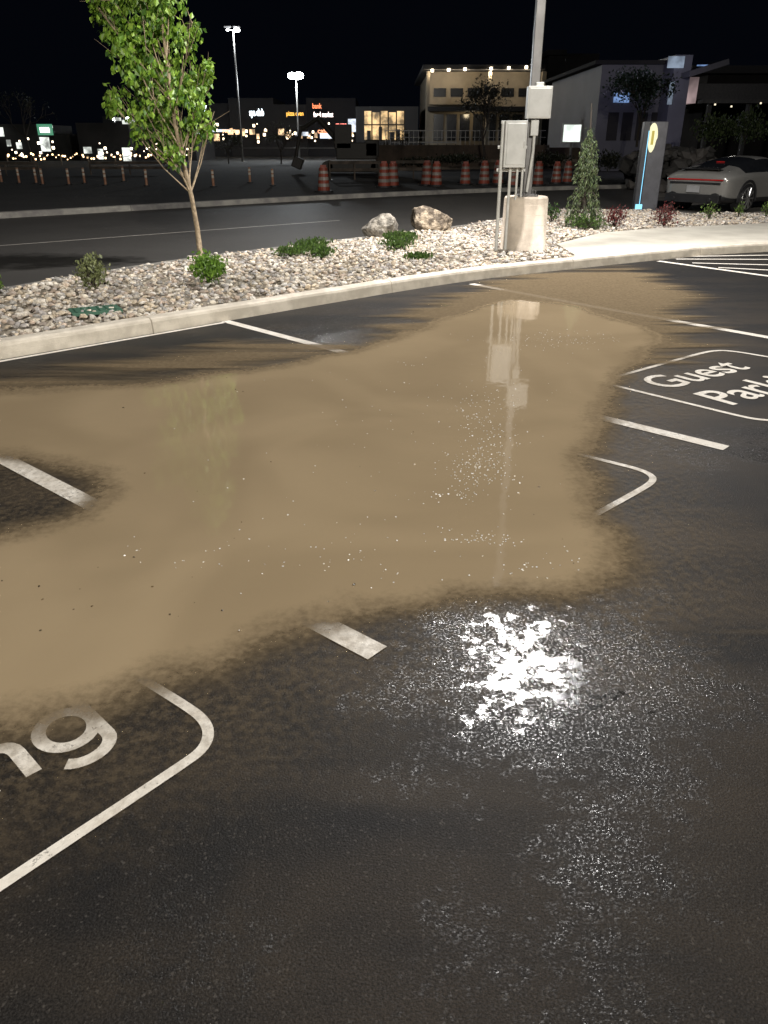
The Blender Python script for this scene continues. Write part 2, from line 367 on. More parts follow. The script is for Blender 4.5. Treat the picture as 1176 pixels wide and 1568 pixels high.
L(nt,mapr(nt,a1,0.90,.96,.75,.045),b.inputs['Roughness']); b.inputs['IOR'].default_value=1.36
L(nt,mapr(nt,a1,0.965,1.0,.0,.6),b.inputs['Specular IOR Level'])
bn=N(nt,'ShaderNodeBump'); bn.inputs['Distance'].default_value=.0010; L(nt,noise_n(nt,v,6,2,.5),bn.inputs['Height'])
L(nt,bn.outputs[0],b.inputs['Normal'])
tr=N(nt,'ShaderNodeBsdfTransparent'); ms=N(nt,'ShaderNodeMixShader'); L(nt,al,ms.inputs[0]); L(nt,tr.outputs[0],ms.inputs[1]); L(nt,b.outputs[0],ms.inputs[2]); L(nt,ms.outputs[0],nt.nodes['Material Output'].inputs[0])
V,Fa,X,Y=grid(np.arange(-9,6,.06),np.arange(.6,12,.06),.009)
kk=poly_sd(X,Y,[(q.x,q.y) for q in resample(K,2)]+[(30,-9),(-10,-9)])>.01
keep=kk[Fa].all(1)&(np.maximum.reduce([poly_sd(X,Y,q) for q in (main,thinA,thinB,thinC)])>-1.1)[Fa].all(1)
pud=np_obj('muddy_puddle',V,Fa[keep],m); sdf_attrs(pud,X,Y)
# painted glint specks / debris specks
def specks(name,cent,n,rmin,rmax,cols,z=.0105):
    q=[]
    for (px,py,sx,sy,k) in cent:
        a=np.c_[rng.normal(px,sx,k),rng.normal(py,sy,k)]; q.append(a)
    q=np.vstack(q); pts=np.array([[*G(x,y),z] for x,y in q]); X,Y=pts[:,0],pts[:,1]
    pts=pts[np.minimum(poly_sd(X,Y,main),-poly_sd(X,Y,hole))>.08]
    return stones(name,pts,rmin,rmax,cols,M_spk,flat=.5)
M_spk=attr_mat('glint_and_debris',.25)
specks('glint_specks',[(745,650,25,30,170),(735,715,25,18,190),(700,760,28,8,40),(730,828,35,6,60),(560,850,70,35,40),(850,520,50,8,120),(700,590,80,40,60),(280,850,80,20,25),(820,870,60,25,35),(600,700,160,90,80),(920,735,8,4,60)],0,.0022,.0052,[(.8,.78,.72),(.65,.6,.5),(.85,.83,.8)])  # white-coloured specks painted in as glints of wet grains on the puddle
specks('debris',[(450,780,260,150,40),(150,900,150,30,10),(541,897,2,1,3)],0,.002,.006,[(.05,.035,.02),(.12,.08,.04)])
# ---------------------------------------------------------------- vegetation
def leaves(name,cent,size,cols,mat,parent=None,droop=0,aspect=.62,updir=None):
    n=len(cent); cent=np.array(cent)
    base=np.array([[0,0,0],[.5,-.5*aspect,.10],[1.05,0,-.05],[.5,.5*aspect,.10]])
    R=rot_rand(n)
    if updir is not None:
        d=updir+rng.normal(0,.35,(n,3)); d/=np.linalg.norm(d,axis=1)[:,None]; r=rng.normal(size=(n,3)); y=np.cross(d,r); y/=np.linalg.norm(y,axis=1)[:,None]; z=np.cross(d,y); R=np.stack([d,y,z],2)
    sz=rng.uniform(.65,1.25,n)*size
    v=np.einsum('nij,kj->nki',R,base)*sz[:,None,None]+cent[:,None,:]
    f=(np.array([[0,1,2,3]])[None]+4*np.arange(n)[:,None,None]).reshape(-1,4)
    c=np.array(cols)[rng.integers(0,len(cols),n)]*rng.uniform(.7,1.2,(n,1))
    return np_obj(name,v.reshape(-1,3),f,mat,np.repeat(c,4,0),parent)
M_leaf=attr_mat('leaf',.45,transl=.35); M_bark=pm('bark',(.40,.31,.20),(.22,.17,.11),rough=.85,scale=18,bump=.006,bscale=50)
M_bark_d=pm('dark_bark',(.05,.04,.03),rough=.9)
tree=empty('young_tree')
tb=P(307,389,.11); Y0=tb.y
tpath=[tb-Vector((0,0,.05))]+[D(px,py,Y0) for px,py in [(302,350),(293,300),(281,250),(268,190),(258,120),(250,50),(243,-40),(238,-120)]]
mb=MB(); mb.tube(tpath,[.044,.036,.032,.029,.026,.022,.018,.013,.006],10)
cent=[]
def lerp_path(path,t):
    t=t*(len(path)-1); i=min(int(t),len(path)-2); return path[i].lerp(path[i+1],t-i)
crown=[(268,236,.15,60),(258,212,.26,130),(288,215,.20,90),(240,188,.30,220),(222,170,.26,180),(178,150,.17,110),(297,165,.26,180),(314,198,.13,60),(270,150,.34,280),(230,130,.38,330),(304,115,.22,170),(262,90,.38,340),(205,92,.30,250),(185,60,.26,210),(235,50,.38,350),(285,45,.22,140),(168,20,.26,230),(215,10,.38,340),(255,0,.30,220),(294,35,.13,60),(158,-25,.26,180),(210,-40,.38,340),(260,-50,.28,200),(230,-110,.35,280),(225,-170,.22,160),(318,100,.10,35),(322,190,.08,18),(170,158,.10,50),(150,10,.14,70),(208,205,.12,30)]
for (px,py,r,n) in crown:
    c0=D(px,py,Y0+random.uniform(-.45,.45))
    t=min(1,max(.28,(389-py-60)/520)); s0=lerp_path(tpath,t*.93)
    mid=s0.lerp(c0,.5)+Vector((0,0,-.06)); mb.tube([s0,mid,c0,c0+Vector((random.uniform(-.1,.1),0,.16))],[.011,.008,.005,.002],5)
    for j in range(4):
        e=c0+Vector([random.gauss(0,r*.6) for _ in range(3)]); mb.tube([mid.lerp(c0,random.random()),e],[.005,.002],4,cap=False)
    n=int(n*1.2); q=rng.normal(size=(n,3)); q/=np.linalg.norm(q,axis=1)[:,None]; q*=(rng.uniform(0,1,(n,1))**.45)*r; q[:,2]*=1.25
    cent.append(q+np.array(c0))
mb.obj('trunk_and_limbs',M_bark,tree,smooth=True)
cent=np.vstack(cent)
cl=np.array([noise.noise(Vector(c)*3.0)+.5*noise.noise(Vector(c)*7) for c in cent]); cent=cent[cl>-.18]
leaves('foliage',cent,.090,[(.22,.40,.04),(.30,.50,.05),(.37,.56,.08),(.09,.20,.03),(.24,.38,.05),(.15,.29,.035)],M_leaf,tree,aspect=.7,updir=np.array([0,-.25,-.75]))
def shrub(name,px,py,wpx,hpx,n,cols,size=.04,flat=False,z=.11,Y=None):
    b0=P(px,py,z) if Y is None else D(px,py,Y); sc=(H-z)/(F*(sp+(py-CY)/F*cp)) if Y is None else Y/(cp-(py-CY)/F*sp)/F
    rw=wpx*sc/2; rh=hpx*sc; e=empty(name); mb=MB()
    for i in range(14):
        a=random.uniform(0,6.28); r=rw*random.uniform(.2,.9); mb.tube([b0,b0+Vector((math.cos(a)*r*.5,math.sin(a)*r*.5,rh*.5)),b0+Vector((math.cos(a)*r,math.sin(a)*r,rh*random.uniform(.5,.95)))],[.006,.004,.002],4)
    mb.obj('stems',M_bark_d,e)
    q=rng.normal(size=(n,3)); q/=np.linalg.norm(q,axis=1)[:,None]; q*=rng.uniform(.3,1,(n,1))
    lump=np.array([1+.6*noise.noise(Vector(x)*2.6+Vector((px,0,0))) for x in q])[:,None]; q=q*lump
    q=q*np.array([rw,rw,rh*.5])+np.array(b0)+np.array([0,0,rh*.5]); q[:,2]=np.maximum(q[:,2],z+.01)
    leaves('foliage',q,size,cols,M_leaf,e,updir=np.array([0,-.2,.7])); return e
gr=[(.16,.27,.05),(.22,.34,.08),(.10,.18,.035)]; dk=[(.05,.11,.025),(.08,.16,.03),(.03,.07,.02)]; jn=[(.09,.17,.03),(.13,.23,.05),(.05,.10,.02)]
shrub('shrub',145,444,52,52,620,[(.26,.30,.13),(.34,.38,.17),(.17,.19,.08)],.045)
shrub('shrub',322,434,58,44,900,[(.20,.38,.05),(.28,.48,.07),(.12,.24,.03)],.05)
shrub('shrub',-6,455,30,35,300,gr,.045)
for (x,y,w_,h_) in [(445,393,50,14),(470,388,54,16),(492,396,50,18),(482,380,60,13),(608,384,56,20),(622,371,40,15),(640,399,44,10),(600,368,26,10)]: shrub('juniper',x,y,w_,h_,380,jn,.05)
red=[(.16,.03,.035),(.24,.055,.05),(.08,.02,.02)]
shrub('barberry_shrub',941,350,36,34,420,red,.045); shrub('barberry_shrub',1016,349,44,36,450,red,.045)
shrub('shrub',845,342,26,28,200,dk,.05); shrub('shrub',1085,338,30,26,120,gr,.05); shrub('shrub',1130,334,14,24,90,gr,.05); shrub('shrub',1172,334,20,24,120,gr,.05); shrub('shrub',895,352,60,22,400,jn,.05)
# weeping conifer
ce=empty('weeping_conifer'); cb=P(893,350,.11); Yc=cb.y
cpth=[cb,D(895,300,Yc),D(900,250,Yc),D(904,205,Yc),D(906,158,Yc)]
mb=MB(); mb.tube(cpth,[.05,.04,.03,.018,.010],8); cen=[]
for i in range(115):
    t=random.random()**1.0*.78; p=lerp_path(cpth,t); zf=t/.78
    r=(.14+.40*max(0,1-zf*2.8)+.07*(1-zf)+.08*math.sin(zf*24))*random.uniform(.4,1.25)*(1 if zf<.85 else .55); a=random.uniform(0,6.28); L_=random.uniform(.14,.36)
    o1=p+Vector((math.cos(a)*r*.6,math.sin(a)*r*.6,.06)); o2=p+Vector((math.cos(a)*r,math.sin(a)*r,-.06)); o3=o2+Vector((math.cos(a)*.03,math.sin(a)*.03,-L_)); o3.z=max(o3.z,.14)
    mb.tube([p,o1,o2,o3],[.008,.006,.004,.002],4)
    for j in range(46):
        q=o1.lerp(o2,random.random()) if random.random()<.4 else o2.lerp(o3,random.random()); cen.append(tuple(q+Vector([random.gauss(0,.018) for _ in range(3)])))
mb.obj('trunk_and_boughs',M_bark_d,ce)
leaves('needles',cen,.060,[(.13,.18,.08),(.17,.24,.10),(.05,.08,.04),(.22,.27,.12)],M_leaf,ce,aspect=.28,updir=np.array([0,0,-.9]))
# boulders
def boulder(px,py,wpx,hpx,seed,cols,rz=0):
    import bmesh
    b0=P(px,py,.10); sc=(H-.1)/(F*(sp+(py-CY)/F*cp)); bm=bmesh.new(); bmesh.ops.create_icosphere(bm,subdivisions=5,radius=1)
    planes=[Vector([random.gauss(0,1) for _ in range(3)]).normalized() for _ in range(16)]
    for v_ in bm.verts:
        q=v_.co.copy()
        for pl in planes:
            dd=q.dot(pl)-.66
            if dd>0: q-=pl*dd*.97
        q*=1+.07*noise.noise(q*2+Vector((seed,0,0)))+.06*noise.noise(q*5)+.04*noise.noise(q*14)
        v_.co=Vector((q.x*wpx*sc*.60,q.y*wpx*sc*.42,q.z*hpx*sc*.70))
    me=bpy.data.meshes.new('boulder'); bm.to_mesh(me); bm.free()
    for p_ in me.polygons: p_.use_smooth=True
    me.materials.append(pm('boulder_stone',cols[0],cols[1],rough=.85,scale=7,bump=.08,bscale=14,lo=.40,hi=.58)); o=bpy.data.objects.new('boulder',me); S.collection.objects.link(o)
    o.location=b0+Vector((0,wpx*sc*.3,hpx*sc*.34)); o.rotation_euler=(0,.1,rz)
random.seed(23)
boulder(587,366,58,38,3,[(.44,.40,.34),(.17,.155,.13)],.3); boulder(660,356,74,38,9,[(.56,.46,.34),(.15,.12,.09)],-.2)
# valve box lid
lid=MB(); c=P(146,476,.14); lid.box(c+Vector((0,0,.004)),(.46,.30,.03),rz=.5)
for i in range(6): lid.box(c+Matrix.Rotation(.5,3,'Z')@Vector((-.18+i*.072,0,.023)),(.02,.24,.006),rz=.5)
lid.obj('irrigation_valve_box',pm('green_plastic',(.05,.14,.09),rough=.6),bevel=.006)
# ---------------------------------------------------------------- lamps
M_steel=pm('painted_steel',(.16,.155,.15),(.11,.105,.10),rough=.4,metal=.3,scale=3)
M_grey=pm('grey_enamel',(.60,.60,.57),(.50,.50,.47),rough=.4,scale=4)
M_base=pm('pole_base_concrete',(.68,.59,.48),(.48,.41,.33),rough=.8,scale=3,bump=.004,bscale=50)
M_lens=emat('lamp_lens',(1,.97,.92),30)
def plight(name,loc,power,r,col,parent,kind='POINT'):
    l=bpy.data.lights.new(name,kind); l.energy=power; l.color=col
    if kind=='AREA': l.shape='DISK'; l.size=r
    else: l.shadow_soft_size=r
    o=bpy.data.objects.new(name,l); S.collection.objects.link(o); o.location=loc; o.parent=parent; return o
lp=empty('street_lamp'); px0,py0=2.13,12.42
mb=MB(); n=40
mb.tube([(px0,py0,.05),(px0,py0,.86),(px0,py0,.885),(px0,py0,.89)],[.345,.325,.31,.285],n)
for z in (.22,.36,.50,.64,.78): mb.tube([(px0,py0,z),(px0,py0,z+.004)],[.344-.02*z,.344-.02*z],n)
o=mb.obj('concrete_base',M_base,lp,smooth=True); o.data.polygons.foreach_set('use_smooth',[len(p.vertices)==4 for p in o.data.polygons])
mb=MB(); mb.box((px0,py0,.90),(.30,.30,.03)); mb.box((px0,py0,4.3),(.125,.125,6.8))
for sx in(-1,1):
    for sy in(-1,1): mb.tube([(px0+sx*.11,py0+sy*.11,.9),(px0+sx*.11,py0+sy*.11,.97)],.014,6)
heads=[(1.80,12.20,7.62),(2.78,12.95,7.62)]
mb.tube([(heads[0][0],heads[0][1],7.66),(heads[1][0],heads[1][1],7.66)],.035,8)
for h in heads: mb.box((h[0],h[1],h[2]+.05),(.42,.30,.09),rz=.65)
mb.obj('pole',M_steel,lp,bevel=.008)
mb=MB()
for h in heads: mb.box((h[0],h[1],h[2]-.003),(.34,.22,.012),rz=.65)
mb.obj('lens',M_lens,lp)
for h in heads: plight('bulb',(h[0],h[1],h[2]-.03),840,.26,(1,.965,.94),lp,'AREA')
# control boxes on the pole
mb=MB(); c=D(825,157,12.26); mb.box(c,(.34,.16,.40)); mb.box(c+Vector((0,-.085,-.005)),(.30,.012,.36)); mb.box(c+Vector((0,.02,.225)),(.10,.1,.05))
c=D(819,196,12.30); mb.box(c+Vector((-.01,0,0)),(.11,.1,.20)); mb.tube([c+Vector((0,0,.3)),c,c-Vector((0,0,.30)),Vector((c.x-.05,c.y,.95))],.022,8)
mb.obj('control_box',M_grey,lp,bevel=.012)
mb=MB(); c=D(788,221,12.15); mb.box(c,(.31,.17,.60)); mb.box(c+Vector((.005,-.092,.0)),(.26,.012,.53)); mb.box(c+Vector((.12,-.105,0)),(.015,.02,.09))
for (x,r,a,b_) in [(769,.026,188,392),(780,.022,250,392),(791,.018,250,300),(799,.018,250,300)]:
    t_=D(x+2,a,12.18); z0=.05 if b_>350 else .85; mb.tube([(t_.x,t_.y,z0),t_],r,10)
q=D(772,186,12.18); mb.box((q.x+.06,q.y,q.z-.01),(.2,.04,.04)); mb.box((q.x+.15,12.25,1.55),(.42,.03,.04)); mb.box((q.x+.15,12.25,1.25),(.42,.03,.04))
mb.obj('electrical_cabinet',M_grey,bevel=.008)
# the second lot lamp that stands behind the photographer
lq=empty('street_lamp'); bx,by=3.2,-12.5
mb=MB(); mb.tube([(bx,by,0),(bx,by,.85)],[.34,.33],28); mb.obj('concrete_base',M_base,lq)
mb=MB(); mb.box((bx,by,4.9),(.125,.125,8.2)); mb.tube([(bx-.6,by,9.0),(bx+.6,by,9.0)],.035,8)
for sx in(-.6,.6): mb.box((bx+sx,by+.15,9.04),(.3,.45,.09))
mb.obj('pole',M_steel,lq)
mb=MB()
for sx in(-.6,.6): mb.box((bx+sx,by+.15,8.985),(.24,.36,.012))
mb.obj('lens',M_lens,lq)
for sx in(-.6,.6): plight('bulb',(bx+sx,by+.15,8.75),9800,.16,(1,.95,.87),lq)
# ---------------------------------------------------------------- ev charging totem
ch=empty('ev_charging_station'); c=P(988,322,.0); Yt=c.y; zt=D(996,186,Yt).z
M_dark=pm('dark_panel',(.035,.037,.042),rough=.3); M_blue=emat('blue_light_strip',(.25,.7,1),1.6)
mb=MB(); mb.box((c.x+.05,Yt,zt/2),(.44,.22,zt),rz=-.1); mb.box((c.x+.05,Yt,.03),(.6,.36,.06),mi=0); mb.obj('cabinet',pm('grey_cabinet',(.07,.07,.08),rough=.35),ch,bevel=.02)
mb=MB(); mb.box((c.x-.27,Yt-.02,zt/2),(.15,.28,zt),rz=-.1); mb.obj('side_panel',M_dark,ch,bevel=.01)
mb=MB(); mb.box((c.x-.23,Yt-.175,zt*.47),(.014,.012,zt*.86),rz=-.1); mb.box((c.x-.25,Yt-.2,.10),(.16,.06,.12)); mb.obj('light_strip',M_blue,ch)
mb=MB(); cc=D(999,211,Yt-.14); vs=[(cc.x+.13*math.cos(a)*(1 if math.sin(a)>-.2 else .8),cc.y,cc.z+.34*math.sin(a)) for a in np.linspace(0,2*math.pi,28,endpoint=False)]; mb.add(vs,[tuple(range(28))]); mb.obj('emblem',emat('lit_emblem',(.95,.9,.55),1.1),ch)
mb=MB(); mb.tube([(cc.x,cc.y-.005,cc.z-.16),(cc.x,cc.y-.005,cc.z+.16)],.035,6); mb.obj('emblem_mark',emat('emblem_gold',(.5,.4,.05),1),ch)
# ---------------------------------------------------------------- sports coupe
cb=P(1082,327,.0); car=empty('parked_sports_coupe'); hd=math.radians(38)
fw=Vector((math.cos(hd),math.sin(hd),0)); car.location=cb+fw*2.25+Vector((-.38,.15,.012)); car.rotation_euler=(0,0,hd)
M_silver=pm('silver_paint',(.27,.265,.25),(.25,.245,.23),rough=.2,metal=.45,scale=1); M_glass=pm('tinted_glass',(.012,.013,.015),rough=.06); M_blk=pm('black_trim',(.015,.015,.016),rough=.45)
st_=[(-2.24,.70,.34,.76,.80,.50,.86),(-2.16,.86,.24,.90,.86,.66,.94),(-1.85,.92,.21,.94,.90,.70,1.00),(-1.45,.94,.2,.95,.92,.66,1.09),(-1.0,.93,.2,.93,.92,.61,1.19),(-.5,.91,.2,.90,.91,.57,1.275),(0,.90,.2,.88,.90,.55,1.30),(.4,.90,.2,.88,.89,.55,1.26),(.75,.90,.2,.88,.87,.58,1.12),(1.1,.91,.2,.89,.86,.64,.93),(1.5,.92,.21,.89,.83,.60,.84),(1.95,.86,.24,.82,.72,.50,.72),(2.25,.66,.34,.62,.58,.36,.58)]
mb=MB(); rings=[]
for (x,hl,zl,hb,zb,hr,zr) in st_:
    half=[(0,zl),(hl*.9,zl),(hl,zl+.12),(hl,(zl+zb)/2+.05),(hb,zb-.06),(hb*.93,zb),(hr+.06,zb+(zr-zb)*.55),(hr,zr-.04*min(1,(zr-zb)*6)),(hr*.6,zr),(0,zr+.012)]
    rings.append([(x,y,z) for y,z in half]+[(x,-y,z) for y,z in half[-2:0:-1]])
n=len(rings[0]); vs=[p for r in rings for p in r]
for i in range(len(rings)-1):
    for k in range(n):
        kk_=k if k<9 else n-1-k; mi=0; x=(st_[i][0]+st_[i+1][0])/2
        if kk_ in(5,6) and -1.3<x<1.0: mi=1
        if kk_ in(8,) and (-1.9<x<-.6 or .4<x<1.1): mi=1
        if kk_ in(7,) and (-1.3<x<-.6 or .4<x<1.1): mi=1
        if kk_ in(0,1): mi=2
        mb.f.append((i*n+k,(i+1)*n+k,(i+1)*n+(k+1)%n,i*n+(k+1)%n)); mb.m.append(mi)
mb.v=vs; mb.f+=[tuple(range(n)),tuple(range((len(rings)-1)*n,len(rings)*n))]; mb.m+=[0,0]
o=mb.obj('body',[M_silver,M_glass,M_blk],car,smooth=True,subsurf=2)
import bmesh
bm=bmesh.new(); bm.from_mesh(o.data); bmesh.ops.recalc_face_normals(bm,faces=bm.faces); bm.to_mesh(o.data); bm.free()
mb=MB(); mb.box((-2.235,0,.34),(.12,1.5,.20)); mb.box((-2.20,0,.50),(.09,.02,.02)); mb.box((-1.98,0,1.0),(.30,1.05,.02),ry=.12)
for y in(-.5,.5): mb.tube([(-2.20,y,.32),(-2.33,y,.32)],.055,14)
for i in range(7): mb.box((-1.82,-.36+.12*i,1.035),(.22,.02,.02),ry=.12)
for y in(-1,1): mb.box((.55,y*1.0,.93),(.10,.20,.12))
mb.box((-2.235,0,.695),(.03,1.40,.05))
mb.obj('bumper_and_trim',M_blk,car,bevel=.01)
mb=MB(); mb.box((-2.225,0,.775),(.05,1.50,.03)); mb.box((-1.2,0,1.165),(.02,.22,.02)); mb.obj('tail_light_bar',pm('red_lens',(.25,.01,.01),rough=.2,emit=(1,.04,.02),es=.06),car)
mb=MB(); mb.box((-2.265,0,.56),(.015,.36,.16)); mb.obj('number_plate',pm('plate',(.25,.25,.25),rough=.4),car)
mb=MB()
for x in(-1.32,1.30):
    for y in(-1,1):
        yo=y*.965
        mb.tube([(x,y*.70,.345),(x,yo-.02*y,.345),(x,yo,.345)],[.345,.345,.32],30,mi=0)
        mb.tube([(x,yo,.345),(x,yo+.004*y,.345)],[.265,.262],30,mi=1)
        mb.tube([(x,yo+.003*y,.345),(x,yo+.007*y,.345)],[.235,.235],30,mi=0)
        for k in range(10):
            a=k*math.pi/5; mb.tube([(x,yo+.014*y,.345),(x+.25*math.cos(a),yo+.010*y,.345+.25*math.sin(a))],[.022,.016],5,mi=1)
        mb.tube([(x,yo,.345),(x,yo+.024*y,.345)],.04,12,mi=1)
        mb.tube([(x+.40*math.cos(a),y*.935,.345+.40*math.sin(a)) for a in np.linspace(-.2,math.pi+.2,16)],.035,6,mi=0)
mb.obj('wheels',[M_blk,pm('alloy',(.35,.35,.34),rough=.3,metal=.8)],car)
# ---------------------------------------------------------------- construction barrels & delineators
M_or=pm('dimmed_orange_plastic',(.26,.045,.02),(.16,.03,.015),rough=.6,scale=3); M_wh=pm('dimmed_reflective_white',(.26,.22,.19),(.16,.14,.12),rough=.5,scale=4); M_rub=pm('rubber',(.02,.02,.02))  # barrel orange and white darkened to stand in for weak light out there
M_post=pm('faded_post',(.40,.22,.13),(.30,.13,.07),rough=.6)
def barrel(px,py):
    c=P(px,py,-.05); mb=MB(); mb.tube([c,c+Vector((0,0,.06))],.36,16,mi=2); z=.06; k=random.uniform(.76,.88)
    for i,(h,mi) in enumerate([(.16,0),(.14,1),(.14,0),(.14,1),(.14,0),(.12,1),(.14,0)]):
        h*=k; r=(.29-.014*i)*k; mb.tube([c+Vector((0,0,z)),c+Vector((0,0,z+h))],[r,r-.012],16,mi=mi); z+=h
    mb.box(c+Vector((0,0,z+.04)),(.22,.05,.09),mi=0); mb.obj('traffic_barrel',[M_or,M_wh,M_rub],smooth=False)
for x,y in [(496,294),(588,287),(602,286),(653,284),(668,285),(712,283),(741,283),(762,282),(823,284),(851,281),(868,280),(785,285)]: barrel(x,y)
for x,y in [(3,280),(30,281),(56,281),(66,283),(106,283),(130,281),(162,284),(225,285),(327,286),(383,280),(418,284),(290,282),(190,278)]:
    c=P(x,y,-.05); mb=MB(); mb.tube([c,c+Vector((0,0,.04))],.14,10,mi=2); z=.04
    for h,mi in [(.30,0),(.10,1),(.06,0),(.10,1),(.06,0)]: mb.tube([c+Vector((0,0,z)),c+Vector((0,0,z+h))],.055,8,mi=mi); z+=h
    mb.obj('delineator_post',[M_post,M_conc,M_rub])
# plank barricades linking the drums
def barricade(x0,y0,x1,y1,hh=.75):
    a=P(x0,y0,-.05); b_=P(x1,y1,-.05); mb=MB(); d=b_-a; rz=math.atan2(d.y,d.x); m_=(a+b_)/2
    for z in (hh*.55,hh): mb.box((m_.x,m_.y,z),(d.length,.05,.14),rz=rz)
    k=max(2,int(d.length/2.2))
    for i in range(k+1):
        p=a.lerp(b_,i/k); mb.box((p.x,p.y,hh/2),(.07,.12,hh+.1),rz=rz)
    mb.obj('plank_barricade',M_bar)
M_bar=pm('weathered_plank',(.11,.085,.065),(.05,.04,.03),rough=.85,scale=2)
barricade(505,276,580,275); barricade(606,274,660,274); barricade(672,272,760,271); barricade(775,270,880,270); barricade(140,268,260,268,.6); barricade(-40,270,60,269,.6)
# ---------------------------------------------------------------- background buildings
M_tan=pm('tan_stucco',(.20,.165,.12),(.145,.122,.09),rough=.9,scale=.5); M_dkw=pm('dark_wall',(.022,.020,.020),(.013,.012,.012),rough=.9,scale=.4)
M_win=pm('window_glass',(.012,.013,.015),rough=.15); M_lite=emat('warm_window',(1,.66,.30),.75,.75,.8); M_warm=emat('warm_bulb',(1,.85,.6),7)
M_lg=pm('light_cladding',(.10,.097,.11),(.07,.07,.08),rough=.6,scale=.3); M_brown=pm('retaining_wall_block',(.10,.072,.05),(.06,.046,.033),rough=.95,scale=1,bump=.02,bscale=4)
def fbox(mb,x0,y0,x1,y1,Y,depth,mi=0,zmin=None):
    a=D(x0,y0,Y); b=D(x1,y1,Y); cx=(D(x0,(y0+y1)/2,Y).x+D(x1,(y0+y1)/2,Y).x)/2; wd=D(x1,(y0+y1)/2,Y).x-D(x0,(y0+y1)/2,Y).x
    zt=a.z; zb=b.z if zmin is None else zmin
    mb.box((cx,Y+depth/2,(zt+zb)/2),(wd,depth,zt-zb),mi)
ob=empty('office_building'); mb=MB(); Yb=95
fbox(mb,655,110,832,240,Yb+2,22,0,-.1); mb.obj('walls',M_tan,ob)
mb=MB(); fbox(mb,648,99,836,106,Yb-1.2,26,0); fbox(mb,655,163,832,170,Yb-.6,3,0); fbox(mb,835,82,910,240,Yb+6,15,0,-.1); fbox(mb,838,76,868,84,Yb+5,12,0); mb.obj('roof_and_slabs',M_dkw,ob)
mb=MB()
for x in range(664,830,26): fbox(mb,x,135,x+19,148,Yb+1.93,.05,0)
for x in range(664,830,20): fbox(mb,x,175,x+15,215,Yb+1.93,.05,0)
mb.obj('windows',M_win,ob)
mb=MB()
for x in (652,745,826): fbox(mb,x,109,x+5,240,Yb-.4,.6,0,-.1)
fbox(mb,655,150,740,160,Yb+1.2,.7,0); mb.obj('columns',M_tan,ob)
mb=MB()
for i,(x,y) in enumerate(((662,108),(687,107),(712,106),(752,105),(779,104),(806,103))):
    c=D(x,y,Yb-1.6); mb.tube([c+Vector((0,0,-.13)),c+Vector((0,0,.13))],.15,8); plight('soffit_light',D(x,113,Yb-.6),(90,130,170,150,110,80)[i],.2,(1,.84,.6),ob)
mb.obj('soffit_lamps',M_warm,ob)
plight('slab_light',D(720,174,Yb-.2),90,.3,(1,.8,.5),ob)
sh=empty('lit_shop'); mb=MB(); fbox(mb,545,163,640,235,101,12,0,-.1); mb.obj('walls',M_dkw,sh)
mb=MB()
for i in range(5): fbox(mb,558+i*12.5,170+ (2 if i%2 else 0),568.5+i*12.5,190,100.9,.08,0); fbox(mb,558+i*12.5,192,568.5+i*12.5,214,100.9,.08,0)
mb.obj('windows',M_lite,sh)
mb=MB()
for x,w_,h_ in [(562,6,14),(580,5,20),(596,8,12),(608,5,16)]: fbox(mb,x,214-h_,x+w_,214,100.7,.1,0)
mb.obj('interior_fittings',M_dkw,sh)
sm=empty('strip_mall'); mb=MB()
for (a,t,bb) in [(296,158,352),(352,150,420),(420,160,470),(470,150,545),(160,178,296)]: fbox(mb,a,t,bb,230,116+random.random()*3,14,0,-.1)
mb.obj('walls',pm('mall_wall',(.018,.018,.020),rough=.9),sm)
mb=MB()
for x in range(305,540,11):
    if random.random()<.8: y=200+random.randint(-3,6); fbox(mb,x,y,x+random.randint(2,9),y+random.randint(4,11),114.8,.1,0)
mb.obj('shop_windows',emat('shop_glow',(1,.66,.36),1.3,.8,.7),sm)
mb=MB()
for x,y,w_,h_ in [(325,198,34,4),(452,202,20,6),(490,204,30,8),(533,182,22,20)]: fbox(mb,x,y,x+w_,y+h_,114.6,.1,0)
mb.obj('canopy_lights',emat('cool_glow',(.8,.88,1),.8,.7,.6),sm)
mb=MB()
for i in range(34):
    c=D(random.uniform(300,545),random.uniform(188,218),113.5); r=random.uniform(.06,.18); mb.tube([c+Vector((0,0,-r)),c+Vector((0,0,r))],r,6)
mb.obj('wall_lamps',emat('wall_lamp_glow',(1,.8,.55),5),sm)
def sign(word,px,py,wpx,Y,col,s,hpx=10):
    o=text_mesh(word,'shop_sign',emat('sign_glow',col,s),1,.05); xs_=[v.co.x for v in o.data.vertices]; zs_=[v.co.y for v in o.data.vertices]
    c=D(px,py,Y); W=D(px+wpx,py,Y).x-c.x; Hh=c.z-D(px,py+hpx,Y).z; w0=max(xs_)-min(xs_); h0=max(zs_)-min(zs_)
    o.scale=(W/w0,Hh/h0,1); o.rotation_euler=(math.pi/2,0,0); o.location=(c.x,c.y,c.z-Hh)
sign('spa club',381,163,22,112,(.8,.93,1),8,14); sign('pizza oven',438,168,26,112,(1,.5,.08),2.2,9); sign('food market',480,171,30,112,(1,.8,.75),4,8); sign('bank',478,158,14,112,(1,.25,.1),2.2,8); sign('gym',513,186,18,112,(1,.25,.2),2.5,9); sign('grocery',288,158,28,110,(.75,.9,1),5,10); sign('market',290,196,25,108,(.9,.95,1),5,9); sign('toys',512,197,20,112,(.25,.4,1),2.5,10); sign('cafe',486,196,16,112,(1,.4,.2),2.0,8); sign('nails',340,196,20,112,(1,.6,.3),2,7)
ws=empty('roadside_shops'); mb=MB()
for (a,t,bb) in [(-60,190,60),(60,205,110),(120,188,200),(200,205,300)]: fbox(mb,a,t,bb,250,88+random.random()*4,10,0,-.1)
mb.obj('walls',M_dkw,ws)
mb=MB()
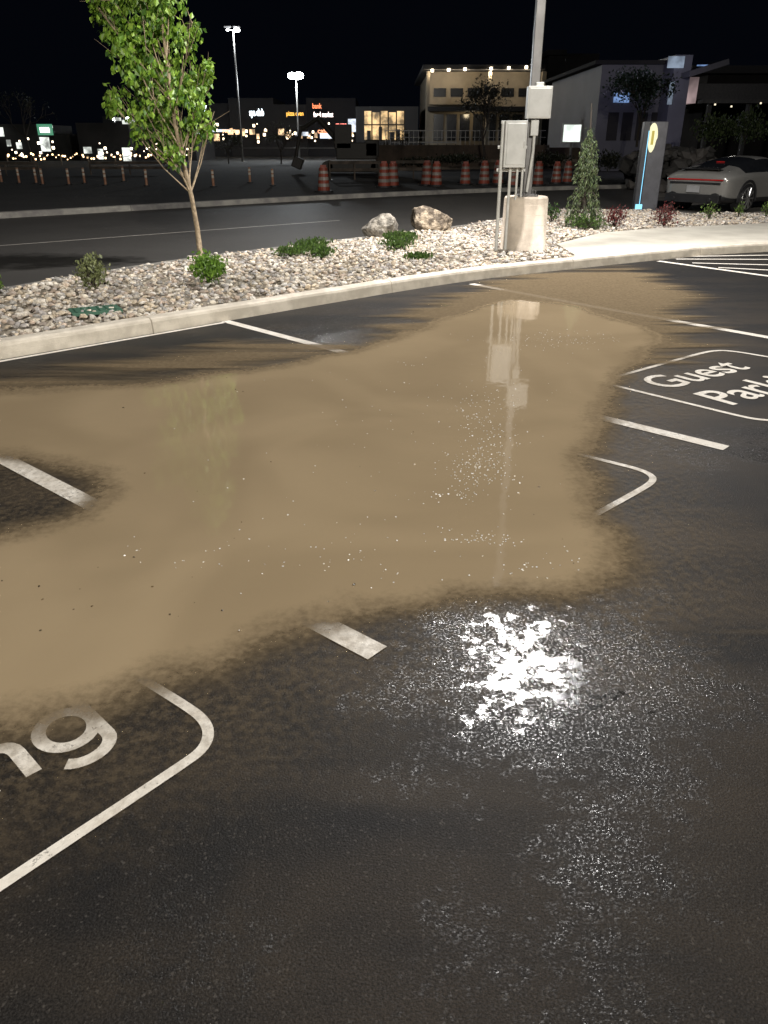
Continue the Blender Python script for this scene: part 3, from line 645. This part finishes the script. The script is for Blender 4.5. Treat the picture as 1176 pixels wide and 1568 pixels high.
for x,y,w_,h_ in [(-5,195,10,14),(58,192,22,4),(62,210,14,22),(188,226,12,24),(10,214,6,10),(25,218,8,10),(150,228,8,16),(128,225,12,10),(175,180,10,5),(187,184,20,6)]: fbox(mb,x,y,x+w_,y+h_,87.7,.1,0)
mb.obj('lit_windows',emat('window_white',(.95,1,.92),.8,.7,.8),ws)
mb=MB(); fbox(mb,57,190,79,207,87.2,.3,0); mb.obj('green_sign',emat('green_glow',(.2,.9,.5),.3),ws)
mb=MB(); fbox(mb,61,195,75,203,86.9,.1,0); mb.obj('sign_text',emat('sign_white',(1,1,1),3),ws)
mb=MB()
for i in range(34):
    c=D(random.uniform(0,300),random.uniform(208,240),86); r=random.uniform(.04,.13); mb.tube([c+Vector((0,0,-r)),c+Vector((0,0,r))],r,6)
mb.obj('wall_lamps',emat('shop_lamp_glow',(1,.82,.6),5),ws)
sl_=empty('string_lights'); mb=MB()
for i in range(52):
    c=D(10+i*4.4+random.uniform(-3,3),240+1.6*math.sin(i*.7)+random.uniform(-4,3),70+random.random()); r=random.uniform(.03,.075); mb.tube([c+Vector((0,0,-r)),c+Vector((0,0,r))],r,6)
mb.obj('bulbs',emat('bulb_glow',(1,.66,.33),6),sl_)
mb=MB(); mb.tube([D(10+i*4.6,239+1.6*math.sin(i*.7),70.5) for i in range(44)],.02,4)
for i in range(0,44,9): c=D(10+i*4.6,238,70.5); mb.tube([(c.x,c.y,-.1),c],.05,6)
mb.obj('cable_and_posts',M_steel,sl_)
def far_lamp(px,ytop,Y,heads_,pw,dy=0):
    e=empty('street_lamp'); c=D(px,ytop,Y); mb=MB(); mb.tube([(c.x,Y,-.1),(c.x,Y,c.z)],[.11,.06],8); mb.tube([(c.x-.7,Y,c.z),(c.x+.7,Y,c.z)],.04,6); mb.obj('pole',M_steel,e)
    mb=MB(); m2=MB()
    for dx,r in heads_: mb.box((c.x+dx,Y,c.z+.25),(.6,.5,.08)); m2.tube([(c.x+dx,Y-.1,c.z-r*.7),(c.x+dx,Y-.1,c.z-r*.4),(c.x+dx,Y-.1,c.z+r*.4),(c.x+dx,Y-.1,c.z+r*.7)],[r*.4,r,r,r*.4],12)
    mb.obj('housing',M_dkw,e); m2.obj('lens',emat('far_lens',(.93,.98,1),60),e)
    if pw: plight('bulb',(c.x,Y-.6,c.z-.6),pw,.3,(.9,.96,1),e)
far_lamp(453,116,90,[(-.38,.40),(.30,.46)],5000); far_lamp(357,46,84,[(.35,.26),(-.5,.10)],1500); far_lamp(196,183,100,[(0,.3)],0); far_lamp(175,183,100,[(0,.15)],0)
sr=empty('showroom_building'); Ys=56; mb=MB(); fbox(mb,915,97,1024,240,Ys,16,0,-.1); mb.obj('walls',M_lg,sr)
mb=MB(); fbox(mb,1024,84,1050,240,Ys-2,10,0,-.1); mb.obj('tower_fin',pm('fin_cladding',(.17,.17,.21),rough=.5,scale=.4),sr)
a=D(1045,116,Ys-2.2); b_=D(1104,97,Ys-2.2); mb=MB(); mb.box(((a+b_)/2)+Vector((0,1,0)),((b_-a).length,4.5,.30),ry=-math.atan2(b_.z-a.z,b_.x-a.x)); mb.obj('slanted_canopy',M_lg,sr)
mb=MB(); fbox(mb,1040,118,1068,158,Ys-.5,6,0); mb.obj('glass_corner',emat('pinkish_glow',(.9,.66,.66),.28,.6,.4),sr)
mb=MB(); fbox(mb,1023,86,1048,104,Ys-2.1,.06,0); fbox(mb,1024,125,1031,160,Ys-2.1,.06,0); mb.obj('lit_screen',emat('screen_blue',(.5,.62,.8),.35,.5,.8),sr)
mb=MB(); fbox(mb,940,142,964,157,Ys-.1,.06,0); fbox(mb,1068,99,1104,101,Ys-2.5,.1,0); mb.obj('blue_window',emat('blue_glow',(.3,.5,.95),.4,.6,1),sr)
mb=MB(); fbox(mb,912,92,1026,98,Ys-.4,17,0)
for x in range(930,1020,22): fbox(mb,x,172,x+16,215,Ys-.05,.05,0)
mb.obj('roof_trim_and_windows',M_dkw,sr)
plight('wall_light',D(985,120,Ys-6),170,.3,(.7,.68,1),sr)
og=empty('garage_building'); mb=MB(); Yg=72
fbox(mb,1066,128,1400,152,Yg,20,0); fbox(mb,1060,100,1400,112,Yg+14,20,0); fbox(mb,1075,112,1400,240,Yg+16,18,1,-.1); fbox(mb,1075,152,1400,158,Yg-.5,1,0)
for x in (1080,1140,1200): fbox(mb,x,150,x+5,240,Yg+.5,.5,0,-.1)
mb.obj('structure',[pm('garage_cladding',(.05,.05,.055),rough=.8),M_dkw],og)
plight('deck_light',D(1130,140,Yg-5),70,.3,(1,.95,.85),og)
mb=MB()
for x,y in ((1095,160),(1120,163),(1165,158)): c=D(x,y,Yg-1); mb.tube([c+Vector((0,0,-.06)),c+Vector((0,0,.06))],.07,8)
mb.obj('deck_lamps',emat('deck_glow',(1,.85,.6),1.5),og)
mb=MB(); fbox(mb,575,222,840,252,62,1.0,0,-.1); fbox(mb,840,226,925,252,60,1.0,0,-.1)
for i in range(20): fbox(mb,575+i*13.5,220,576.2+i*13.5,250,61.95,.1,0,-.1)
mb.obj('retaining_wall',M_brown)
mb=MB()
for i in range(34): fbox(mb,590+i*7.2,200,590.6+i*7.2,222,62.4,.04,0)
fbox(mb,590,199.5,836,200.5,62.38,.08,0); fbox(mb,590,210,836,210.6,62.38,.06,0); mb.obj('railing',M_steel)
mb=MB(); fbox(mb,600,217,700,219,80,.2,0); fbox(mb,330,226,520,227.5,80,.2,0); mb.obj('guard_rail',M_steel)
bb=empty('illuminated_sign'); mb=MB(); fbox(mb,861,189,891,219,50,.3,0); c=D(876,215,50); mb.tube([(c.x,50.15,-.1),(c.x,50.15,c.z)],.08,8); mb.obj('frame',M_steel,bb)
mb=MB(); fbox(mb,863,191,889,217,49.9,.05,0); mb.obj('face',emat('sign_face',(.9,1,.92),1.2,.25,1.5),bb)
ex=empty('excavator'); c=P(540,266,-.05); mb=MB(); M_ex=pm('machine_paint',(.03,.026,.018),rough=.6)
for s_ in(-1,1):
    mb.box(c+Vector((0,s_*1.0,.4)),(2.9,.5,.55)); mb.tube([c+Vector((-1.45,s_*1.0-.25,.4)),c+Vector((-1.45,s_*1.0+.25,.4))],.28,12); mb.tube([c+Vector((1.45,s_*1.0-.25,.4)),c+Vector((1.45,s_*1.0+.25,.4))],.28,12)
mb.box(c+Vector((.3,0,1.25)),(2.4,2.1,.9)); mb.box(c+Vector((-.5,-.6,2.0)),(1.0,.9,1.3)); mb.box(c+Vector((1.2,0,1.4)),(.8,2.1,.9))
mb.tube([c+Vector((-.6,.2,1.5)),c+Vector((-2.0,.2,3.0)),c+Vector((-3.0,.2,2.4))],[.18,.2,.14],6); mb.tube([c+Vector((-3.0,.2,2.6)),c+Vector((-3.4,.2,.9))],.12,6); mb.box(c+Vector((-3.3,.2,.6)),(.6,.8,.6),ry=.4)
mb.obj('machine',M_ex,ex,bevel=.05)
# background trees
def bg_tree(px,pyb,Y,hpx,wpx,nl,cols,size,seed,bare=.3):
    random.seed(seed); e=empty('tree'); b0=D(px,pyb,Y); top=D(px,pyb-hpx,Y); hh=top.z-b0.z; R=(D(px+wpx/2,pyb,Y).x-b0.x); mb=MB(); tips=[]
    b0.z=-.1 if b0.z<1 else b0.z
    def br(p,d,l,r,dep):
        q=p+d*l; m_=p.lerp(q,.5)+Vector([random.gauss(0,.04*l) for _ in range(3)]); mb.tube([p,m_,q],[r,r*.8,r*.6],5,cap=False)
        if dep==0: tips.append(q); return
        for _ in range(3):
            nd=(d+Vector((random.gauss(0,.55),random.gauss(0,.55),random.gauss(.1,.25)))).normalized(); br(p.lerp(q,random.uniform(.6,1)),nd,l*random.uniform(.6,.85),r*.6,dep-1)
    br(b0,Vector((0,0,1)),hh*.36,hh*.02,4)
    mb.obj('trunk_and_limbs',M_bark_d,e,smooth=True)
    if nl:
        t=np.array([tuple(x) for x in tips]); c=t[rng.integers(0,len(t),nl)]+rng.normal(0,R*.13,(nl,3)); leaves('foliage',c,size,cols,M_leaf,e)
dl=[(.03,.035,.018),(.02,.026,.012),(.045,.045,.025)]
bg_tree(738,240,58,140,85,1400,[(.05,.045,.03),(.03,.03,.02)],.16,2); bg_tree(620,245,64,70,40,300,[(.06,.05,.03)],.15,5); bg_tree(975,225,48,125,95,2600,[(.018,.035,.025),(.03,.055,.03)],.16,7)
bg_tree(430,240,75,65,40,300,dl,.16,8); bg_tree(350,245,75,60,40,350,dl,.16,9); bg_tree(780,235,66,90,50,600,dl,.15,12); bg_tree(45,240,80,120,60,300,dl,.18,14); bg_tree(250,240,70,50,50,500,dl,.15,15)
lg=[(.07,.11,.035),(.10,.13,.05),(.04,.06,.02)]
for x,y,w_,h_ in [(1090,222,60,42),(1140,222,70,48),(1200,224,60,50)]: shrub('shrub',x,y,w_,h_,900,lg,.16,Y=44,z=-.05)
for x,y,w_,h_ in [(700,252,90,14),(640,256,60,12),(840,256,70,20),(930,262,50,26)]: shrub('hedge',x,y,w_,h_,700,dl,.14,Y=44,z=-.05)
q=[]
for i in range(260):
    px=random.uniform(1005,1075); c=D(px,0,31); q.append((c.x*1.0+random.uniform(0,1.5),30+random.uniform(0,4),random.uniform(0,1.3)))
stones('rock_bank',np.array(q),.15,.40,[(.040,.037,.035),(.06,.053,.048),(.024,.022,.020)],M_stone,.8)
